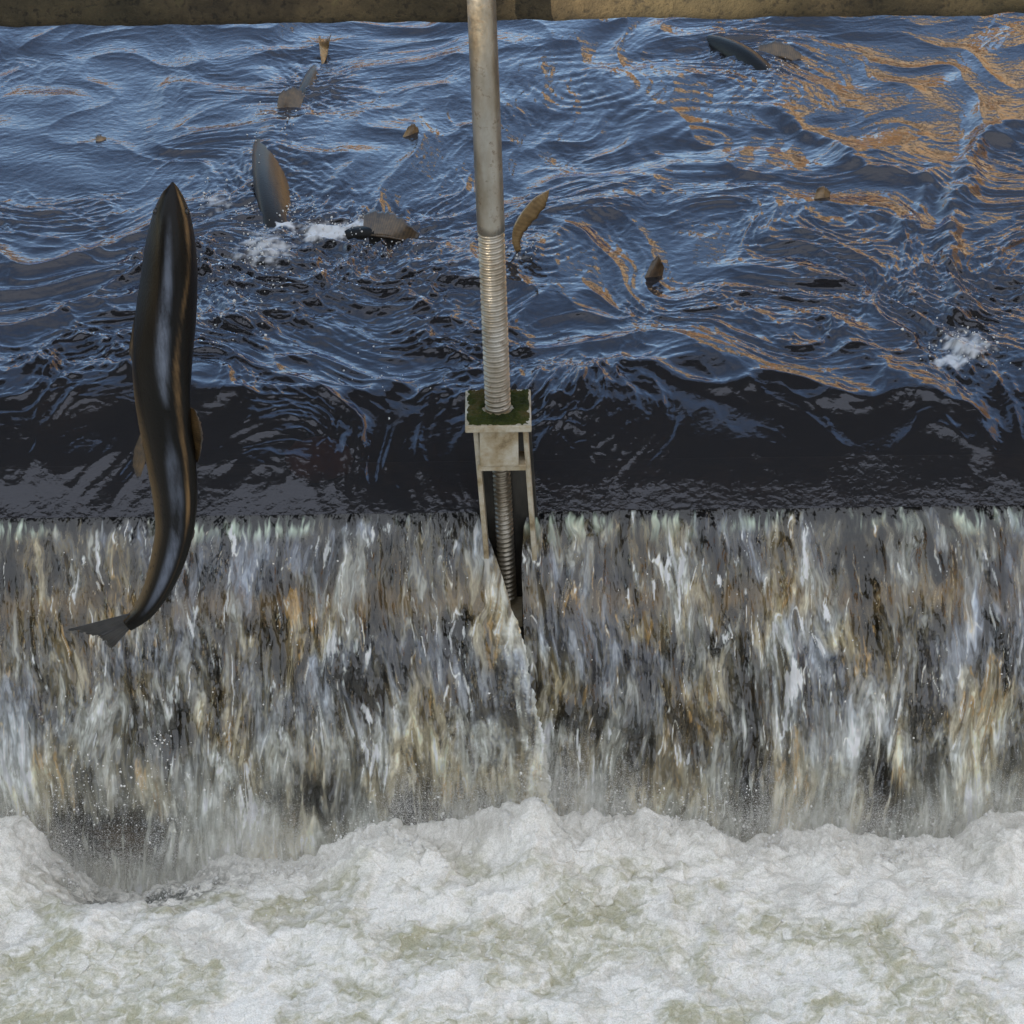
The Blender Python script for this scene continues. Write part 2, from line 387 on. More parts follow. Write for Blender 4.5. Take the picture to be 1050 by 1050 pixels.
# river bed under it
bx = np.linspace(-14, 14, 120); by = np.linspace(.02, 17, 90); BX, BY = np.meshgrid(bx, by)
o = meshobj('river_bed', np.stack([BX.ravel(), BY.ravel(), (-.30+.05*fbm(BX*2, BY*2, 3, 4)).ravel()], 1), gridfaces(90, 120), M['bed']); tag(o, kind='structure')

# ------------------------------------------------------------------ falling water
K1, K2 = .52, 3.4
def fall_prof(s): return -s, -(K1*s+K2*s*s)
smax = .40
def make_fall(name, x_lo, x_hi, edge, seed, push):
    ns = 560; s = np.linspace(0, smax, ns)
    # step evenly along the fall
    yy, zz = fall_prof(s); L = np.concatenate([[0], np.cumsum(np.hypot(np.diff(yy), np.diff(zz)))]); s = np.interp(np.linspace(0, L[-1], ns), L, s)
    Lv = np.linspace(0, L[-1], ns)
    if x_lo < x_hi and edge == 'right': u = warp_axis(x_lo, 0, 850, -3.5, 0, 40)
    else: u = warp_axis(0, x_hi, 850, 0, 3.5, 40)
    U, VV = np.meshgrid(u, Lv); Sg = np.repeat(s[:, None], len(u), 1)
    y, z = fall_prof(Sg)
    py = 525+VV*0  # edge lines of the two sheets, in metres along the fall
    if edge == 'right':
        e = np.interp(Lv, [0, .03, .12, .22, .34, .46, .7], [-.058, -.050, -.020, .012, .040, .055, .075])[:, None]
        e = e + (.010*fbm(VV*9+3, VV*0+1.5, 3, 88) + .006*fbm(VV*42, U*60, 3, 89, .65))*ss(.08, .30, VV)
        k = np.exp(U/.16)
        X = U + e*k
    else:
        e = np.interp(Lv, [0, .03, .10, .2, .5, .8], [.030, .021, .016, .018, .028, .04])[:, None]
        k = np.exp(-U/.2); X = U + e*k
    tl = math.sqrt(1)
    ny, nz = -(K1+2*K2*Sg), np.ones_like(Sg); nl = np.hypot(ny, nz); ny = ny/nl; nz = nz/nl
    # outward normal of the sheet: towards -Y and up
    v = VV; sc = seed
    lean = X + .02*fbm(X*3, v*2, 2, sc+3)
    grow = ss(.0, .10, v)
    st1 = fbm(lean*16, v*3.0, 3, sc+10); st2 = pn(lean*48+.6*pn(lean*9, v*9, sc+1), v*11, sc+20); st3 = pn(lean*115, v*24, sc+30)
    st4 = pn(lean*34+pn(lean*20, v*20, sc+2)*.8, v*16, sc+40)
    d = (st1*.014 + (1-np.abs(st2))*.005 + st4*.004 + st3*.0018)*(.15+.85*grow)*(.6+v)
    d = d + .006*fbm(lean*6, v*5, 2, sc+50)*grow
    if edge == 'right': d = d + push*np.exp(-(U/.035)**2)*ss(.02, .2, v) + .01*np.exp(-(U/.10)**2)*ss(.05, .3, v)
    d = d + fbm(lean*85, v*26, 3, sc+45, .6)*.0016*(.3+.7*grow)
    Y = y + ny*d; Z = z + nz*d
    # strand colour: white air and peat, with glints and sky reflections painted in
    low = ss(.12, .60, v)
    w1 = pn(lean*11, v*8, sc+61)*.010*(.3+.7*grow) + fbm(lean*38, v*24, 2, sc+62)*.0042*ss(.6, .1, v)
    q = lean + w1; vq = v + .045*pn(lean*34, v*5, sc+63) + .015*pn(lean*90, v*9, sc+59)
    R1 = fbm(q*4.0, vq*5, 3, sc+64); R2 = fbm(q*6.0+9, vq*6, 3, sc+65); R3 = fbm(q*9+4, vq*7, 2, sc+66)
    a1 = fbm(q*26, vq*5.0, 3, sc+67, .6); a2 = fbm(q*72, vq*11, 3, sc+68, .6); a3 = pn(q*170, vq*22, sc+69); a4 = fbm(q*44+5, vq*9, 3, sc+75, .6)
    fil = (1-np.abs(pn(q*38, vq*5, sc+72)))**12; fil2 = (1-np.abs(pn(q*95, vq*10, sc+73)))**8
    colm = .65*fbm(q*9, vq*2.6, 3, sc+76, .6)            # whole columns run whiter or clearer
    def mx(a, b, t): return a*(1-t[..., None])+b*t[..., None]
    A = lambda *c: np.array(c)
    # light bent by each lens of water, painted: one field read through a banded ramp
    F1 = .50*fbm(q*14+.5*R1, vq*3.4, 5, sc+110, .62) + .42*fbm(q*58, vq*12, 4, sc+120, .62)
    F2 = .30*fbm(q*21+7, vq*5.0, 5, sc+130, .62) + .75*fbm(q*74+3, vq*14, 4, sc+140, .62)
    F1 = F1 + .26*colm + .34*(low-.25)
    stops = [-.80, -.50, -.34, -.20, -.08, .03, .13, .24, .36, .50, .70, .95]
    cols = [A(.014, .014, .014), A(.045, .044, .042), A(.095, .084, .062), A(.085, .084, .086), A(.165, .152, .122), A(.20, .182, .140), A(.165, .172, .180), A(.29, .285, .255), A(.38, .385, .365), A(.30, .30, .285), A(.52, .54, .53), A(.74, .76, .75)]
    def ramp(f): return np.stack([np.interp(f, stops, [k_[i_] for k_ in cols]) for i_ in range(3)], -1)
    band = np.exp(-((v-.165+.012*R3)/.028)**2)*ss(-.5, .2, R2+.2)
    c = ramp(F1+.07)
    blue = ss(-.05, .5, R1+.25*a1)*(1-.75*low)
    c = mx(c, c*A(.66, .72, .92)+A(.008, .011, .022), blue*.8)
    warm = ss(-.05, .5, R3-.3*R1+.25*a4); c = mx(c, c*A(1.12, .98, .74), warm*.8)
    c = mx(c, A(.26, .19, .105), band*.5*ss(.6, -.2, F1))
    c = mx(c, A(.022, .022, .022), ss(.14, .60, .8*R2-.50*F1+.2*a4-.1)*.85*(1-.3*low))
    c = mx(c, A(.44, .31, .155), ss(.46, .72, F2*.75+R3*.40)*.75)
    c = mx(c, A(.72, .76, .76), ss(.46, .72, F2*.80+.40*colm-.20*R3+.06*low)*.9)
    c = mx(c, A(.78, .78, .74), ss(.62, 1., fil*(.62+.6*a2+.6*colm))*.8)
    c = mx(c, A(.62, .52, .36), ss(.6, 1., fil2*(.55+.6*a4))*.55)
    mist = ss(.36, .64, v+.05*R1); c = mx(c, A(.56, .565, .53), mist*.55)  # pale mist haze painted into the sheet's colour towards the foot
    lipn = pn(X*16, v*25, sc+70)
    lip = ss(.066, .020, v+.018*lipn+.010*a2)*ss(-.18, .30, fbm(X*6, v*4, 3, sc+71)+.05)*ss(-.4, .3, a2+a3*.4+.2)
    c = mx(c, A(.52, .60, .53)*(.75+.5*a2[..., None]), lip*.85)
    start = ss(.036, .006, v+.018*a2+.010*a3+.012*lipn+.006*fbm(X*90, v*30, 2, sc+77)); c = mx(c, A(.020, .021, .025), start)
    air = np.clip(.66 + .30*ss(-.3, .5, a2+a1*.5) + .2*mist - .2*ss(.1, .6, R2)*(1-low), .4, .98)
    if edge == 'right':
        rope = np.exp(-((U+.012)/.026)**2)*ss(.03, .12, v)
        c = mx(c, A(.60, .60, .57)*(.8+.35*a2[..., None]), rope*.75*ss(-.6, .3, a3+a2)*(1-.65*ss(.22, .42, v))); air = np.maximum(air, np.clip(rope*1.3, 0, 1))
    # holes where the sheet tears and the dark face shows
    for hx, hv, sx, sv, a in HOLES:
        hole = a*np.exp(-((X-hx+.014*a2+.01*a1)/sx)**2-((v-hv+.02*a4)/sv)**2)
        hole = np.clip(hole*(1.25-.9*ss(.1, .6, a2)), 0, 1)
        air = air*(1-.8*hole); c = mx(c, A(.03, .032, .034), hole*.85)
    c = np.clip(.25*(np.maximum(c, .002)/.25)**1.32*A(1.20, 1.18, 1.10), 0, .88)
    V = np.stack([X.ravel(), Y.ravel(), Z.ravel()], 1)
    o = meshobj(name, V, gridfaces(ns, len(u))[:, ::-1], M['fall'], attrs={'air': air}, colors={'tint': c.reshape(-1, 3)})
    return tag(o, kind='structure')
HOLES = [(.42, .47, .03, .10, .8), (.66, .50, .045, .09, .85), (-.74, .58, .12, .06, .9), (-.36, .52, .07, .05, .7), (-.19, .55, .05, .05, .7), (.22, .42, .03, .06, .6), (.42, .33, .025, .05, .6), (-.62, .40, .05, .07, .6), (-.28, .30, .08, .04, .6)]
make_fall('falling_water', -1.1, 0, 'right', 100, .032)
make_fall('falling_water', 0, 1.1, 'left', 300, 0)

# weir face behind the fall
b = B(); b.box((-4, .004, -1.2), (4, .20, -.012), .006).box((-4, -.030, -.30), (4, .004, -.22), .008).box((-4, -.018, -.62), (4, .004, -.52), .008)
o = b.build('weir_wall', M['weir']); tag(o, 'dark brown weir wall behind the sheet of falling water', 'weir')

# ------------------------------------------------------------------ foam below
RIDGE_PX = [(-700, 860), (0, 848), (25, 850), (45, 868), (75, 892), (100, 908), (150, 914), (195, 908), (215, 892), (240, 880), (280, 874), (320, 880), (350, 868), (370, 850), (405, 838), (440, 842), (470, 850), (500, 842), (525, 824), (548, 808), (570, 826), (600, 832),
            (640, 838), (690, 846), (730, 842), (760, 852), (800, 856), (850, 850), (890, 858), (930, 850), (980, 858), (1015, 838), (1050, 836), (1800, 845)]
RX = np.array([atY(p, q, -.36).x for p, q in RIDGE_PX]); RZ = np.array([atY(p, q, -.36).z for p, q in RIDGE_PX])
fx = warp_axis(-1.0, 1.0, 950, -3.5, 3.5, 40); fy = np.concatenate([np.linspace(-.16, -.30, 50, endpoint=False), np.linspace(-.30, -.98, 560, endpoint=False), np.linspace(-.98, -6, 60)])
FX, FY = np.meshgrid(fx, fy)
fwx = fbm(FX*6, FY*6, 3, 401); fwy = fbm(FX*6+9, FY*6, 3, 411)
def bil(x, y, o, seed, gain=.5):
    s = 0; a = 1
    for i in range(o): s = s + a*(np.abs(pn(x*2**i+i*7, y*2**i, seed+i))); a *= gain
    return s
rz = np.interp(FX+.012*fwx, RX, RZ)
far = -.455 + .012*fbm(FX*3, FY*3, 2, 421)
t = ss(-.36, -.60, FY); base = rz*(1-t)+far*t
back = ss(-.36, -.22, FY); base = base*(1-back) + (-.78)*back
amp = .35+.65*ss(-.95, -.45, FY)
FZ = base + fbm(FX*6.5+.5*fwx, FY*6+.5*fwy, 3, 431, .45)*.020*amp + fbm(FX*24+fwx, FY*19+fwy, 3, 436, .5)*.0042 + fbm(FX*85, FY*62, 3, 441, .6)*.0014
spike = np.maximum(0, fbm(FX*26, FY*12, 3, 461, .6))**1.5*np.exp(-((FY+.37)/.045)**2)*.030; FZ = FZ + spike*.2 + fbm(FX*30, FY*16, 4, 466, .68)*.0085*np.exp(-((FY+.38)/.07)**2) + fbm(FX*140, FY*120, 2, 468)*.0012
PX = FX + .016*fwx*amp + .0075*fbm(FX*40, FY*40, 2, 471); PY = FY + .02*fwy*amp + .0075*fbm(FX*40+3, FY*40, 2, 472)
ol = fbm(FX*5.5+.6*fwx, FY*7+.5*fwy, 4, 481); ol2 = fbm(FX*40+fwx, FY*46+fwy, 4, 491, .75)
m = ss(-.30, .85, ol + .34*ol2 + .36*ss(-.46, -.80, FY)-.08)*ss(-.37, -.50, FY)
crest = fbm(FX*9+fwx*1.2, FY*8+fwy, 4, 501, .6); vein = (1-np.abs(crest))**6
m = np.clip(m*(1-.6*vein), 0, 1)
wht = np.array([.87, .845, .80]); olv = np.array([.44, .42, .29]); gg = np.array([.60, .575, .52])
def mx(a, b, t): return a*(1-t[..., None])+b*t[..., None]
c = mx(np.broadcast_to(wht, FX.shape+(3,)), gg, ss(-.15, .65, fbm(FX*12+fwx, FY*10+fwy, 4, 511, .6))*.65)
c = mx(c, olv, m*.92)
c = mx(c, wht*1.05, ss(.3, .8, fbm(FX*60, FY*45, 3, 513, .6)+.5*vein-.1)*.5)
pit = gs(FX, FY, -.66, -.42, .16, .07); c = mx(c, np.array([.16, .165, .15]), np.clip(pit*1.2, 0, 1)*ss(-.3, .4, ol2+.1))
V = np.stack([PX.ravel(), PY.ravel(), FZ.ravel()], 1)
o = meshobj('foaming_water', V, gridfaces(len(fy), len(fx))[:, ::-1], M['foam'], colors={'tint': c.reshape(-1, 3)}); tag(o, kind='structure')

# froth: clots and bubbles riding on the foam, thickest along its crest
FROTH = (PX, PY, FZ)
# spray: drops thrown up along the foam and by the fish
def ico(sub):
    bm = bmesh.new(); bmesh.ops.create_icosphere(bm, subdivisions=sub, radius=1); bm.verts.ensure_lookup_table()
    v = np.array([x.co[:] for x in bm.verts]); f = np.array([[w.index for w in q.verts] for q in bm.faces]); bm.free(); return v, f
IV, IF = ico(1)
def drops(name, pts, rad, mat, label, stretch=1.0):
    n = len(pts); A = np.asarray(pts); r = np.asarray(rad)
    sc = np.stack([r*RNG.uniform(.7, 1.2, n), r*RNG.uniform(.7, 1.2, n), r*RNG.uniform(.8, 1.3*stretch, n)], 1)
    Vv = (IV[None]*sc[:, None, :]*(1+.18*RNG.standard_normal((n, len(IV), 1))) + A[:, None, :]).reshape(-1, 3)
    Ff = (IF[None]+(np.arange(n)*len(IV))[:, None, None]).reshape(-1, 3)
    o = meshobj(name, Vv, Ff, mat); return tag(o, label, 'spray', kind='stuff')
N = 60000
ri = RNG.integers(40, 420, N); ci = RNG.integers(40, len(fx)-40, N)
clump = ss(.0, .8, fbm(FX[ri, ci]*16, FY[ri, ci]*14, 3, 641, .6))
w_ = (.06+.94*np.exp(-((FY[ri, ci]+.375)/.055)**2))*clump
kp = RNG.uniform(0, 1, N) < w_*.75
ri = ri[kp]; ci = ci[kp]; nf = len(ri); fr = np.minimum(.0034, .0007*np.exp(np.abs(RNG.normal(0, .7, nf))))
fp = np.stack([PX[ri, ci], PY[ri, ci], FZ[ri, ci]+fr*.5+np.abs(RNG.normal(0, .004, nf))*np.exp(-((FY[ri, ci]+.375)/.05)**2)], 1)
drops('froth', fp, fr, M['foam_clot'], 'white clots of froth along the crest of the foam')
pts = []; rad = []
for _ in range(4200):
    x = random.uniform(-1, 1); z0 = float(np.interp(x, RX, RZ))
    h = abs(random.gauss(0, .020)); y = -.36+random.gauss(0, .035)
    cl = float(pn(np.array(x*9), np.array(1.5), 7))
    if random.random() > .35+.9*max(cl, 0): continue
    pts.append((x, y, z0+h*1.2-.004+cl*.01)); rad.append(min(.0030, .0007*math.exp(abs(random.gauss(0, .55)))))
for _ in range(500):
    x = random.gauss(-.72, .13); pts.append((x, -.34+random.gauss(0, .03), -.40+random.gauss(0, .06))); rad.append(.0006*math.exp(abs(random.gauss(0, .6))))
for _ in range(260):
    x = random.uniform(-.95, .95); v = random.uniform(.05, .4); y, z = fall_prof(v*.8); pts.append((x, y-.03-abs(random.gauss(0, .03)), z)); rad.append(.0007*math.exp(abs(random.gauss(0, .5))))
for _ in range(700):
    ri_ = random.randrange(60, 560); ci_ = random.randrange(60, len(fx)-60)
    if float(pn(np.array(FX[ri_, ci_]*7), np.array(FY[ri_, ci_]*7), 15)) < .1: continue
    pts.append((PX[ri_, ci_], PY[ri_, ci_], FZ[ri_, ci_]+abs(random.gauss(0, .012)))); rad.append(min(.0024, .0006*math.exp(abs(random.gauss(0, .6)))))
for q, w, n_ in ((62, 806, 9), (75, 800, 6), (90, 803, 6), (745, 800, 8), (770, 815, 14), (165, 760, 20)):
    for _ in range(n_):
        p = atY(q+random.gauss(0, 6), w+random.gauss(0, 6), -.36); pts.append(p[:]); rad.append(random.uniform(.0006, .0020))
# fine spray, each droplet well under a millimetre
N = 330000
sx_ = RNG.uniform(-1.15, 1.15, N); z0_ = np.interp(sx_, RX, RZ); pf_ = ss(-.6, .6, fbm(sx_*5, sx_*0+3, 3, 605)) + 1.6*np.exp(-((sx_+.70)/.14)**2)
sh_ = np.abs(RNG.standard_normal(N))*(.022+.045*np.clip(pf_, 0, 1.4)); keep = RNG.uniform(0, 1, N) < .25+.75*np.clip(pf_, 0, 1)
sp_ = np.stack([sx_, -.37+RNG.standard_normal(N)*.04, z0_-.006+sh_], 1)[keep]
n_ = len(sp_); OV = np.array([(1, 0, 0), (-1, 0, 0), (0, 1, 0), (0, -1, 0), (0, 0, 1), (0, 0, -1)], float)
OF = np.array([(0, 2, 4), (2, 1, 4), (1, 3, 4), (3, 0, 4), (2, 0, 5), (1, 2, 5), (3, 1, 5), (0, 3, 5)])
rr_ = RNG.uniform(.00022, .00050, (n_, 1, 1))
o = meshobj('mist', (OV[None]*rr_*np.array([1, 1, 1.6])+sp_[:, None]).reshape(-1, 3), (OF[None]+(np.arange(n_)*6)[:, None, None]).reshape(-1, 3), M['drop'])
tag(o, 'fine pale mist of spray rising where the fall meets the foam', 'spray', kind='stuff')
drops('spray_drops', pts, rad, M['drop'], 'white drops of spray along the foam at the foot of the fall')
pts = []; rad = []
for q, w, sx, sy, n_ in ((335, 243, 24, 7, 90), (272, 260, 14, 22, 110), (368, 238, 12, 6, 40), (985, 362, 22, 14, 90), (222, 210, 16, 9, 40), (240, 300, 30, 30, 60), (395, 390, 30, 20, 20), (300, 222, 20, 10, 60), (262, 190, 6, 30, 40), (300, 130, 14, 10, 30), (535, 270, 9, 6, 25), (400, 258, 20, 6, 40), (250, 285, 26, 26, 80), (800, 75, 12, 8, 20)):
    for _ in range(n_):
        p = surf(q+random.gauss(0, sx), w+random.gauss(0, sy)); pts.append((p.x, p.y, p.z+abs(random.gauss(0, .006)))); rad.append(min(.0038, .0009*math.exp(abs(random.gauss(0, .55)))))
drops('splash_drops', pts, rad, M['drop'], 'small white splashes round the fish in the dark upper water')

# ------------------------------------------------------------------ concrete walkway across the top
zb = atY(525, 25, .06).z
def walkway():
    nx = 260; prof = []
    # closed section in (y, z): front face with a worn lower arris
    sec = [(.085, zb-.002), (.066, zb+.004), (.060, zb+.018)] + [(.060+.002*math.sin(k), zb+.02+k*.028) for k in range(1, 13)] + [(.075, zb+.38), (.66, zb+.38), (.66, zb)] + [(.66-k*.075, zb) for k in range(1, 8)]
    X = np.linspace(-4.5, 4.5, 700); V = []
    for x in X:
        for (y, z) in sec:
            n1 = float(0)
            V.append((x, y, z))
    V = np.array(V)
    n = fbm(V[:, 0]*14, V[:, 2]*14+V[:, 1]*9, 4, 701)*.004 + fbm(V[:, 0]*70, V[:, 2]*70+V[:, 1]*40, 2, 711)*.0015
    low = V[:, 2] < zb+.03
    V[:, 1] -= n*np.where(V[:, 1] < .1, 1, .2); V[:, 2] += np.where(low, fbm(V[:, 0]*9, V[:, 1]*3, 4, 721)*.0035, 0)
    k = len(sec); f = gridfaces(len(X), k, True)
    o = meshobj('concrete_walkway', V, f[:, ::-1], M['concrete'], smooth=True)
    return tag(o, 'mossy brown concrete beam crossing above the water at the top', 'walkway')
walkway()

# ------------------------------------------------------------------ rod and its bracket
RY = -.045
ra = atY(493.5, 0, RY); rb = atY(511, 428, RY); rc = atY(521, 612, RY)
def pxm(p): return (p-CAM).length
RAD = 28.0/2/FPX*pxm(atY(500, 200, RY))
RAD2 = 18.5/2/FPX*pxm(rc)
rod = empty('threaded_rod', rc); tag(rod, 'long steel lifting rod with threaded lower half, standing in the middle', 'rod')
def tube(a, b, rad_fn, n, seg=32):
    ax = (b-a); L = ax.length; ax.normalize(); e1 = ax.orthogonal().normalized(); e2 = ax.cross(e1)
    V = []
    for i in range(n+1):
        s = L*i/n
        for j in range(seg):
            th = 2*math.pi*j/seg; r = rad_fn(s, th); V.append(a+ax*s+(e1*math.cos(th)+e2*math.sin(th))*r)
    F = [list(map(int, q)) for q in gridfaces(n+1, seg, True)]
    F.append(list(range(seg))[::-1]); F.append([n*seg+j for j in range(seg)])
    return [v[:] for v in V], F
def thread(R, depth, pitch):
    def fn(s, th):
        ph = (s/pitch - th/(2*math.pi)) % 1.0
        t_ = abs(ph-.5)*2      # 0 crest .. 1 root
        t_ = min(max((t_-.25)/.5, 0), 1); return R-depth*t_*t_*(3-2*t_)
    return fn
top = ra+(ra-rb)*.35; j1 = atY(503.5, 236, RY)
v, f = tube(top, j1, lambda s, th: RAD*1.02, 40, 40); meshobj('smooth_shaft', v, f, M['metal'], rod)
L = (rb-j1).length; v, f = tube(j1, rb-(rb-j1).normalized()*-.02, thread(RAD, .0042, .0100), int(L/.0100*10), 32); meshobj('upper_thread', v, f, M['metal'], rod)
rm = atY(513.5, 470, RY+.012); rc2 = atY(521, 612, RY+.012); L = (rc2-rm).length
v, f = tube(rm, rc2, thread(RAD2, .0034, .0098), int(L/.0098*10), 28); meshobj('lower_thread', v, f, M['metal'], rod)

pc = atY(511, 440, RY-.05)    # front top edge of plate
br = empty('rod_bracket', atY(520, 628, -.02)); tag(br, 'square steel rod bracket with a mossy top plate at the lip of the weir', 'bracket')
s_ = FPX/pxm(pc)
hw = 34/s_; zt = atY(511, 437, RY-.062).z; y0 = RY-.062; y1 = y0+.125
cx = pc.x
b = B(); b.box((cx-hw, y0, zt-.0135), (cx+hw, y1, zt), .0022); plate = b.build('top_plate', M['dirty'], br)
# moss mat on the plate, with an uneven outline and a bare ring round the rod
n = 90; V = []; F = []
g = np.linspace(-1, 1, n); GX, GY = np.meshgrid(g, g)
prof = np.maximum(np.abs(GX), np.abs(GY)) + .10*fbm(GX*3, GY*3, 3, 801)
rr = np.hypot((GX*hw*.95)/RAD, (GY*.0600+ (y0+y1)/2 - RY)/RAD)
hgt = .0045*ss(1.02, .90, prof)*ss(1.08, 1.22, rr+.15*fbm(GX*5, GY*5, 2, 803))*(1+.5*fbm(GX*9, GY*9, 3, 802)) - .0012
MV = np.stack([(cx+GX*hw*.95).ravel(), ((y0+y1)/2+GY*.0600).ravel(), (zt+hgt).ravel()], 1)
meshobj('moss', MV, gridfaces(n, n), M['moss'], plate)
b = B(); b.box((cx-hw*.575, y0+.010, zt-.090), (cx+hw*.60, y1-.02, zt-.0155), .003); b.build('nut_block', M['dirty'], br)
zlow = atY(520, 640, RY).z
railw = .0088
xl0 = atY(484.5, 450, y0+.02).x; xr0 = atY(535.5, 450, y0+.02).x
lean = (atY(497, 560, y0+.02).x-xl0)/(atY(497, 560, y0+.02).z-atY(487, 450, y0+.02).z)
def rail(x):
    bb = B(); bb.box((x, y0+.026, zlow), (x+railw, y0+.075, zt-.0155), .0015)
    for v in bb.bm.verts: v.co.x += lean*.7*(v.co.z-zt)
    return bb
rail(xl0).build('side_rail', M['dirty'], br); rail(xr0-.0005).build('side_rail', M['dirty'], br)
zc = atY(513, 480, y0+.012).z
b = B(); b.box((xl0+railw+.001-.002, y0+.012, zc-.006), (xr0+.006, y0+.060, zc+.006), .0015); b.build('cross_bar', M['dirty'], br)
b = B(); b.box((xl0-.004, y1-.028, zlow-.02), (xr0+railw+.004, y1-.020, zt-.016), .001)
for v_ in b.bm.verts: v_.co.x += lean*.7*(v_.co.z-zt)
b.build('back_panel', M['dark'], br)
pf = atY(520, 624, RY)
b = B(); b.box((pf.x-.034, y0+.02, pf.z-.012), (pf.x+.028, y1-.03, pf.z+.004), .0015); b.build('foot_plate', M['dirty'], br)

# ------------------------------------------------------------------ salmon
def catmull(P, n):
    P = np.asarray(P, dtype=float); t = np.linspace(0, len(P)-1, n); out = []
    for u in t:
        i = min(int(u), len(P)-2); w = u-i
        p0 = P[max(i-1, 0)]; p1 = P[i]; p2 = P[i+1]; p3 = P[min(i+2, len(P)-1)]
        out.append(.5*((2*p1)+(-p0+p2)*w+(2*p0-5*p1+4*p2-p3)*w*w+(-p0+3*p1-3*p2+p3)*w**3))
    return np.array(out)
def body(stations, parent, mat, n=90, seg=36, bands=None):
    """stations: (centre, half width, half depth, dorsal direction)"""
    A = np.array([[*c, w, h, *d] for c, w, h, d in stations]); R = catmull(A, n)
    C = R[:, :3]; T = np.gradient(C, axis=0); T /= np.linalg.norm(T, axis=1)[:, None]
    D = R[:, 5:8]; D = D-(D*T).sum(1)[:, None]*T; D /= np.linalg.norm(D, axis=1)[:, None]; Lt = np.cross(T, D)
    th = np.linspace(0, 2*math.pi, seg, endpoint=False)
    w = np.maximum(R[:, 3], .0006); h = np.maximum(R[:, 4], .0006)
    cs, sn = np.cos(th), np.sin(th)
    V = C[:, None]+Lt[:, None]*(w[:, None]*cs*(1-.12*np.abs(sn)))[..., None]+D[:, None]*(h[:, None]*sn)[..., None]
    dors = np.broadcast_to((sn+1)/2, (n, seg))
    nr = n*seg
    V = np.concatenate([V.reshape(-1, 3), C[:1]-T[:1]*.001, C[-1:]+T[-1:]*.001])
    Fq = [list(map(int, q)) for q in gridfaces(n, seg, True)]
    for j in range(seg):
        k = (j+1) % seg; Fq.append([nr, k, j]); Fq.append([nr+1, (n-1)*seg+j, (n-1)*seg+k])
    at = {'dorsal': np.concatenate([dors.ravel(), [.5, .5]])}
    for nm, keys in (bands or {}).items():      # painted sheen and rim light along the body: (position 0..1, angle from the back, half width, strength)
        K = np.array(keys); u = np.linspace(0, 1, n); ang = np.interp(u, K[:, 0], K[:, 1]); hwid = np.interp(u, K[:, 0], K[:, 2]); stg = np.interp(u, K[:, 0], K[:, 3])
        dth = (np.degrees(th)[None]-90-ang[:, None]+180) % 360-180
        at[nm] = np.concatenate([(stg[:, None]*np.exp(-(dth/hwid[:, None])**4)).ravel(), [0, 0]])
    o = meshobj('body', V, Fq, mat, parent, attrs=at)
    return C, T, D, Lt, w, h
def fin(name, base, tip, parent, mat, thick=.003, nrm=None, n=26, m=10, wob=.002):
    """rayed fin between two polylines"""
    Bc = catmull(base, n); Tc = catmull(tip, n)
    Tc = Tc + (Tc-Bc)*RNG.uniform(-.10, .03, (n, 1))
    if nrm is None:
        nrm = np.cross(Bc[-1]-Bc[0], (Tc-Bc).mean(0)); 
    nrm = np.array(nrm)/np.linalg.norm(nrm)
    V = []
    for sgn in (1, -1):
        for i in range(m):
            v = i/(m-1)
            P = Bc*(1-v)+Tc*v
            r = np.sin(np.arange(n)*2.4)*.0006 + wob*math.sin(v*3)*np.sin(np.linspace(0, 4, n))
            t_ = thick*(1-.75*v)*np.sin(np.linspace(.12, math.pi-.12, n))
            V.append(P+nrm*(sgn*t_/2+r)[:, None])
    V = np.concatenate(V); N = m*n
    F = [list(map(int, q)) for q in gridfaces(m, n)] + [[int(x)+N for x in q][::-1] for q in gridfaces(m, n)]
    def ring():
        r = [i for i in range(n)] + [i*n+n-1 for i in range(1, m)] + [(m-1)*n+j for j in range(n-2, -1, -1)] + [i*n for i in range(m-2, 0, -1)]
        return r
    rg = ring()
    for a, b_ in zip(rg, rg[1:]+rg[:1]): F.append([b_, a, a+N, b_+N])
    ray_ = np.tile(np.linspace(0, 1, n), 2*m); edge_ = np.tile(np.repeat(np.linspace(0, 1, m), n), 2)
    return meshobj(name, V, F, mat, parent, attrs={'ray': ray_, 'edge': edge_})

# the leaping one
JY = -.36
def jp(px, py): 
    return np.array(atY(px, py, JY-.05*(py-420)/240)[:])
toC = np.array((-f_)[:]); rt = np.array(r_[:]); upv = np.array(u_[:])
J = [(177, 187, 1, 2), (177, 194, 6.5, 2), (176.5, 202, 11.5, 4), (176, 220, 18.5, 6), (175, 250, 25, 10), (173.5, 285, 29, 14), (170, 325, 32, 20), (166.5, 365, 32.5, 30), (166, 400, 30.5, 42), (168.5, 430, 28.5, 52), (174, 465, 27, 58), (178.5, 500, 25, 60), (179.5, 525, 22.5, 62), (178, 548, 20, 63), (171.5, 575, 18, 64), (161, 603, 14.5, 64), (147, 626, 11, 64), (131, 640, 8, 64)]
spm = FPX/(Vector(jp(170, 420))-CAM).length
BS = 1.0
jump = empty('salmon', jp(150, 620)); tag(jump, 'large dark salmon leaping upright in front of the falling water', 'fish', 'salmon at the weir')
st = []
for px, py, hwp, ang in J:
    a = math.radians(ang); r = 1.35
    wv = hwp/spm; w_ = wv/math.sqrt(math.cos(a)**2+(r*math.sin(a))**2)
    st.append((jp(px, py), w_, w_*r, toC*math.cos(a)+rt*math.sin(a)))
